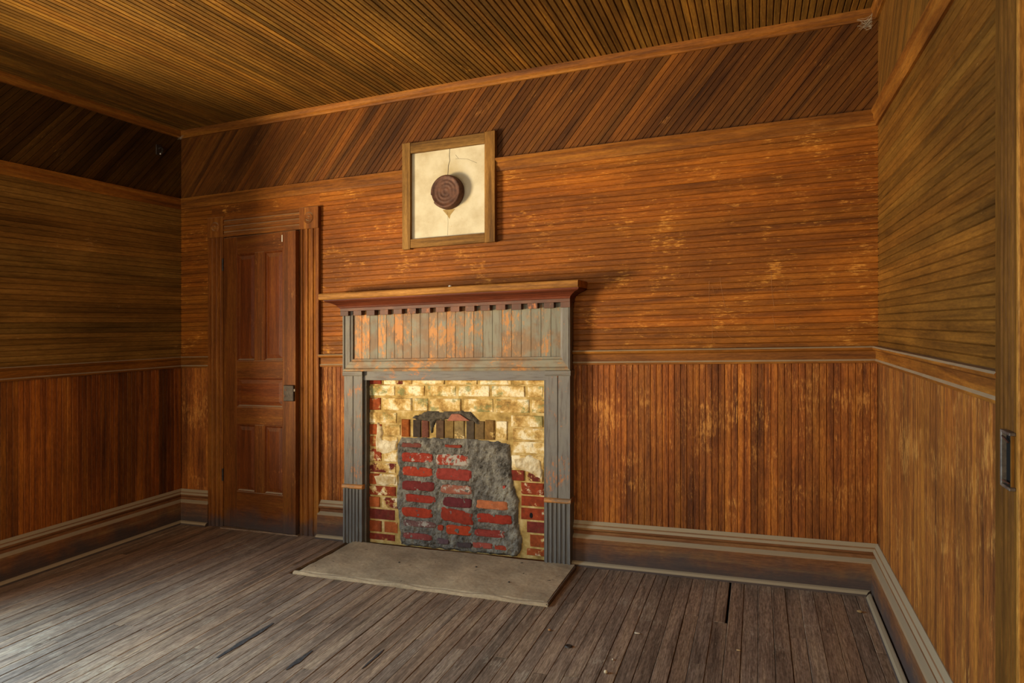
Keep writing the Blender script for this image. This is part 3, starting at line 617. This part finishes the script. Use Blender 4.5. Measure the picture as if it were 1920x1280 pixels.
# ------------------------------------------------------------------ hearth
def hz(x, y): return .016+.004*mn.fractal((x*5, y*5, 2), .8, 2, 4)-.004*max(0, (-.50-y)/.1)
q = MB(); nx, ny = 60, 24; X0, X1, Y0, Y1 = -2.402, -.942, -.075, -.595; vs = []; fs = []
for i in range(nx+1):
    for k in range(ny+1):
        x, y = X0+(X1-X0)*i/nx, Y0+(Y1-Y0)*k/ny; ed = min(i, nx-i, ny-k); vs.append((x+(.004*mn.noise((y*20, 1, 1)) if ed == 0 else 0), y, hz(x, y)-(.012 if ed == 0 and i != nx else 0)))
for i in range(nx):
    for k in range(ny): fs.append((i*(ny+1)+k, (i+1)*(ny+1)+k, (i+1)*(ny+1)+k+1, i*(ny+1)+k+1))
bl = len(vs); vs += [(X0, Y0, -.02), (X1, Y0, -.02), (X1, Y1, -.02), (X0, Y1, -.02)]
rim = [0]+[i*(ny+1) for i in range(1, nx+1)]
fs += [tuple([bl, bl+1]+[i*(ny+1) for i in range(nx, -1, -1)]), tuple([bl+1, bl+2]+[nx*(ny+1)+k for k in range(ny, -1, -1)]), tuple([bl+2, bl+3]+[i*(ny+1)+ny for i in range(0, nx+1)]), tuple([bl+3, bl]+[k for k in range(0, ny+1)]), (bl, bl+1, bl+2, bl+3)]
H = q.add(vs, fs).build('hearth_slab', M['hearth'], None); tag(H, 'low dusty cement hearth slab set in the floor before the fireplace', 'hearth')
def rough(v): return Vector((v.x, v.y, v.z+.003*mn.noise((v.x*14, v.y*14, 0))))
q = MB(); n = 40
q2 = [(.0, 0), (.0, .014), (.006, .020), (.016, .019), (.024, .010), (.024, 0)]
for i in range(n):
    a, b = X0-.01+(X1-X0+.02)*i/n, X0-.01+(X1-X0+.02)*(i+1)/n
    h = lambda t: .72+.5*mn.noise((t*6, 0, 5))
    q.ext(q2, lambda u, v, t: (t, -.584-u+.004*mn.noise((t*9, 3, 1)), v*h(t)), a, b)
q.build('edge_strip', M['hearth'], H, 'x')
MB().ext([(0, 0), (0, .012), (.008, .016), (.013, .012), (.013, 0)], lambda u, v, t: (-.941+u, t, v), -.60, -.10).build('edge_strip', M['floor'], H, 'y', (.6, .6, .6, 1))

# ------------------------------------------------------------------ framed plaster panel and flue cover
PN = thing('framed_plaster_patch', 'square cream plaster patch in a pale wooden frame above the mantel', 'plaster patch', (-1.743, -.02, 1.836))
ax0, ax1, az0, az1 = -2.053, -1.435, 1.836, 2.482
o = MB().box(ax0+.05, ax1-.05, -.012, .0, az0+.04, az1-.04).build('plaster', M['plaster'], PN); tag(o, 'stained cracked plaster')
MB().box(ax0, ax0+.056, -.036, .0, az0-.004, az1+.004).build('frame_stile', M['framew'], PN, 'z', bevel=.0015)
MB().box(ax1-.066, ax1, -.036, .0, az0, az1+.004).build('frame_stile', M['framew'], PN, 'z', (1.15, 1.1, 1.0, 1), bevel=.0015)
MB().box(ax0+.0565, ax1-.0665, -.034, .0, az1-.062, az1).build('frame_rail', M['framew'], PN, 'x', (.85, .85, .85, 1), bevel=.0015)
MB().box(ax0+.0565, ax1-.0665, -.034, .0, az0+.002, az0+.056).build('frame_rail', M['framew'], PN, 'x', (.95, .9, .82, 1), bevel=.0015)
for L, r in (([(-1.738, 2.425), (-1.741, 2.38), (-1.738, 2.35), (-1.748, 2.32), (-1.752, 2.25)], .0016), ([(-1.70, 2.38), (-1.68, 2.355), (-1.62, 2.345), (-1.56, 2.315)], .0007), ([(-1.70, 2.355), (-1.68, 2.355)], .0006), ([(-1.752, 2.04), (-1.75, 1.98), (-1.752, 1.90)], .0006)):
    MB().tube([(a, -.0122, b) for a, b in L], r, 4).build('crack', M['stain'], PN)
cx, cz = -1.742, 2.155
prof = [(0, .052), (.012, .052), (.016, .054), (.022, .0515), (.034, .0515), (.038, .054), (.044, .0515), (.056, .0515), (.060, .054), (.066, .0515), (.076, .052), (.082, .056), (.09, .058), (.096, .056), (.099, .050), (.099, .028), (.101, .026), (.101, .0)]
F_ = thing('flue_cover', 'rusty round ridged tin cover over the stovepipe hole', 'flue cover', (cx, -.03, cz-.1))
MB().lathe(prof, 56, lambda r, h, t: (cx+r*math.cos(t), -.012-h, cz+r*math.sin(t)), lambda i, k: i >= 12 and i <= 14 and 29 <= k <= 33).build('tin_cap', M['rust'], F_, 'x', smooth=True)
MB().lathe([(0, .02), (.09, .02), (.09, 0)], 32, lambda r, h, t: (cx+r*math.cos(t), -.012-h, cz+r*math.sin(t))).build('pipe_hole_dark', M['black'], F_)  # black plug painting the dark interior seen through the notch
MB().add([(cx-.045, -.0125, cz-.098), (cx+.04, -.0125, cz-.1), (cx+.008, -.0125, cz-.135), (cx+.002, -.0125, cz-.158), (cx-.012, -.0125, cz-.135)], [(0, 1, 2, 3, 4)]).build('rust_drip', M['rustdrip'], PN)

# ------------------------------------------------------------------ small things
def lump(name, c, r, m, label, cat, col=(1, 1, 1, 1), flat=.6, group=None):
    q = MB(); bm = bmesh.new(); bmesh.ops.create_icosphere(bm, subdivisions=2, radius=1)
    vs = [(c[0]+v.co.x*r[0]*(1+.25*mn.noise(v.co*2+Vector(c))), c[1]+v.co.y*r[1]*(1+.25*mn.noise(v.co*2-Vector(c))), c[2]+max(-.75, v.co.z)*r[2]+.75*r[2]) for v in bm.verts]; fs = [tuple(v.index for v in f.verts) for f in bm.faces]; bm.free()
    return tag(q.add(vs, fs).build(name, m, None, 'x', col, smooth=True), label, cat, group)
lump('pebble', (-.542, -1.104, .001), (.008, .008, .007), M['chip'], 'round whitish pebble near the bottom of the picture', 'pebble', (1.1, 1.1, 1, 1))
lump('wood_chip', (-.483, -.75, .001), (.014, .005, .003), M['chip'], 'long pale wood chip lying on the floor right of the hearth', 'debris')
lump('wood_chip', (-.537, -.998, .001), (.004, .006, .003), M['chip'], 'tiny pale chip just above the white pebble', 'debris')
lump('wood_chip', (-.852, -.833, .001), (.007, .006, .004), M['chip'], 'small orange chip near the front right hearth corner', 'debris', (.8, .5, .28, 1))
lump('wood_chip', (-.072, -.776, .001), (.010, .004, .003), M['chip'], 'small tan splinter on the floorboards at the right', 'debris', (.8, .65, .45, 1))
lump('dust_clump', (.431, -.252, .001), (.012, .010, .006), M['chip'], 'brown clump of dirt by the right corner', 'debris', (.55, .42, .25, 1))
for (x, y), nm in (((-1.9, -.33), 'left of the middle'), ((-1.45, -.27), 'near the cement patch'), ((-1.2, -.42), 'towards the right front')):
    lump('soot_crumb', (x, y, .017), (.006, .005, .004), M['soot'], 'dark soot crumb on the hearth, '+nm, 'debris')
lump('plaster_crumb', (-1.66, -.17, 1.5752), (.010, .008, .006), M['fluff'], 'white plaster crumb on the mantel shelf', 'debris')
Kn = MB().lathe([(0, .003), (.006, .002), (.010, .0045), (.013, .004), (.0145, 0)], 16, lambda r, h, t: (-.733+r*1.15*math.cos(t), -.946+r*.9*math.sin(t), .0012+h)).build('bottle_cap', M['iron'], None, smooth=True); tag(Kn, 'small dark oval metal scrap on the floor before the hearth', 'debris')
Hk = thing('wall_hook', 'dark rusty hook high on the left wall near the corner', 'hook', (XL, -.19, 2.60))
MB().box(XL, XL+.008, -.215, -.17, 2.60, 2.672).build('plate', M['iron'], Hk, bevel=.003)
MB().tube([(XL+.006, -.192, 2.645), (XL+.03, -.192, 2.650), (XL+.045, -.195, 2.635), (XL+.048, -.200, 2.615), (XL+.040, -.204, 2.602)], .007, 8).build('hook_arm', M['iron'], Hk)
lump_t = MB().lathe([(0, .005), (.004, .004), (.0055, 0), (.004, -.004), (0, -.005)], 10, lambda r, h, t: (XL+.038+r*math.cos(t), -.208+r*math.sin(t), 2.602+h)).build('tip', M['fluff'], Hk, smooth=True)
# cobwebs in the two upper corners
def web(c, sgn, n, r, label):
    q = MB()
    for i in range(n):
        a = (c[0]+sgn*random.uniform(0, r), c[1]-.001, c[2]-random.uniform(0, r)); b = (c[0], c[1]-random.uniform(0, r), c[2]-random.uniform(0, r*1.1)); m_ = tuple((p+s)/2 for p, s in zip(a, b)); m_ = (m_[0], m_[1], m_[2]-random.uniform(0, .02))
        q.tube([a, m_, b], .0005, 3)
    tag(q.build('cobweb', M['web'], None, kind='stuff'), label, 'cobweb')
web((XR-.036, -.036, 2.765), -1, 26, .06, 'grey cobweb in the upper right corner under the crown moulding')
web((XL+.036, -.036, 2.775), 1, 10, .035, 'grey cobweb in the upper left corner under the crown moulding')
for o in bpy.data.objects:
    if 'wo' in o: del o['wo']
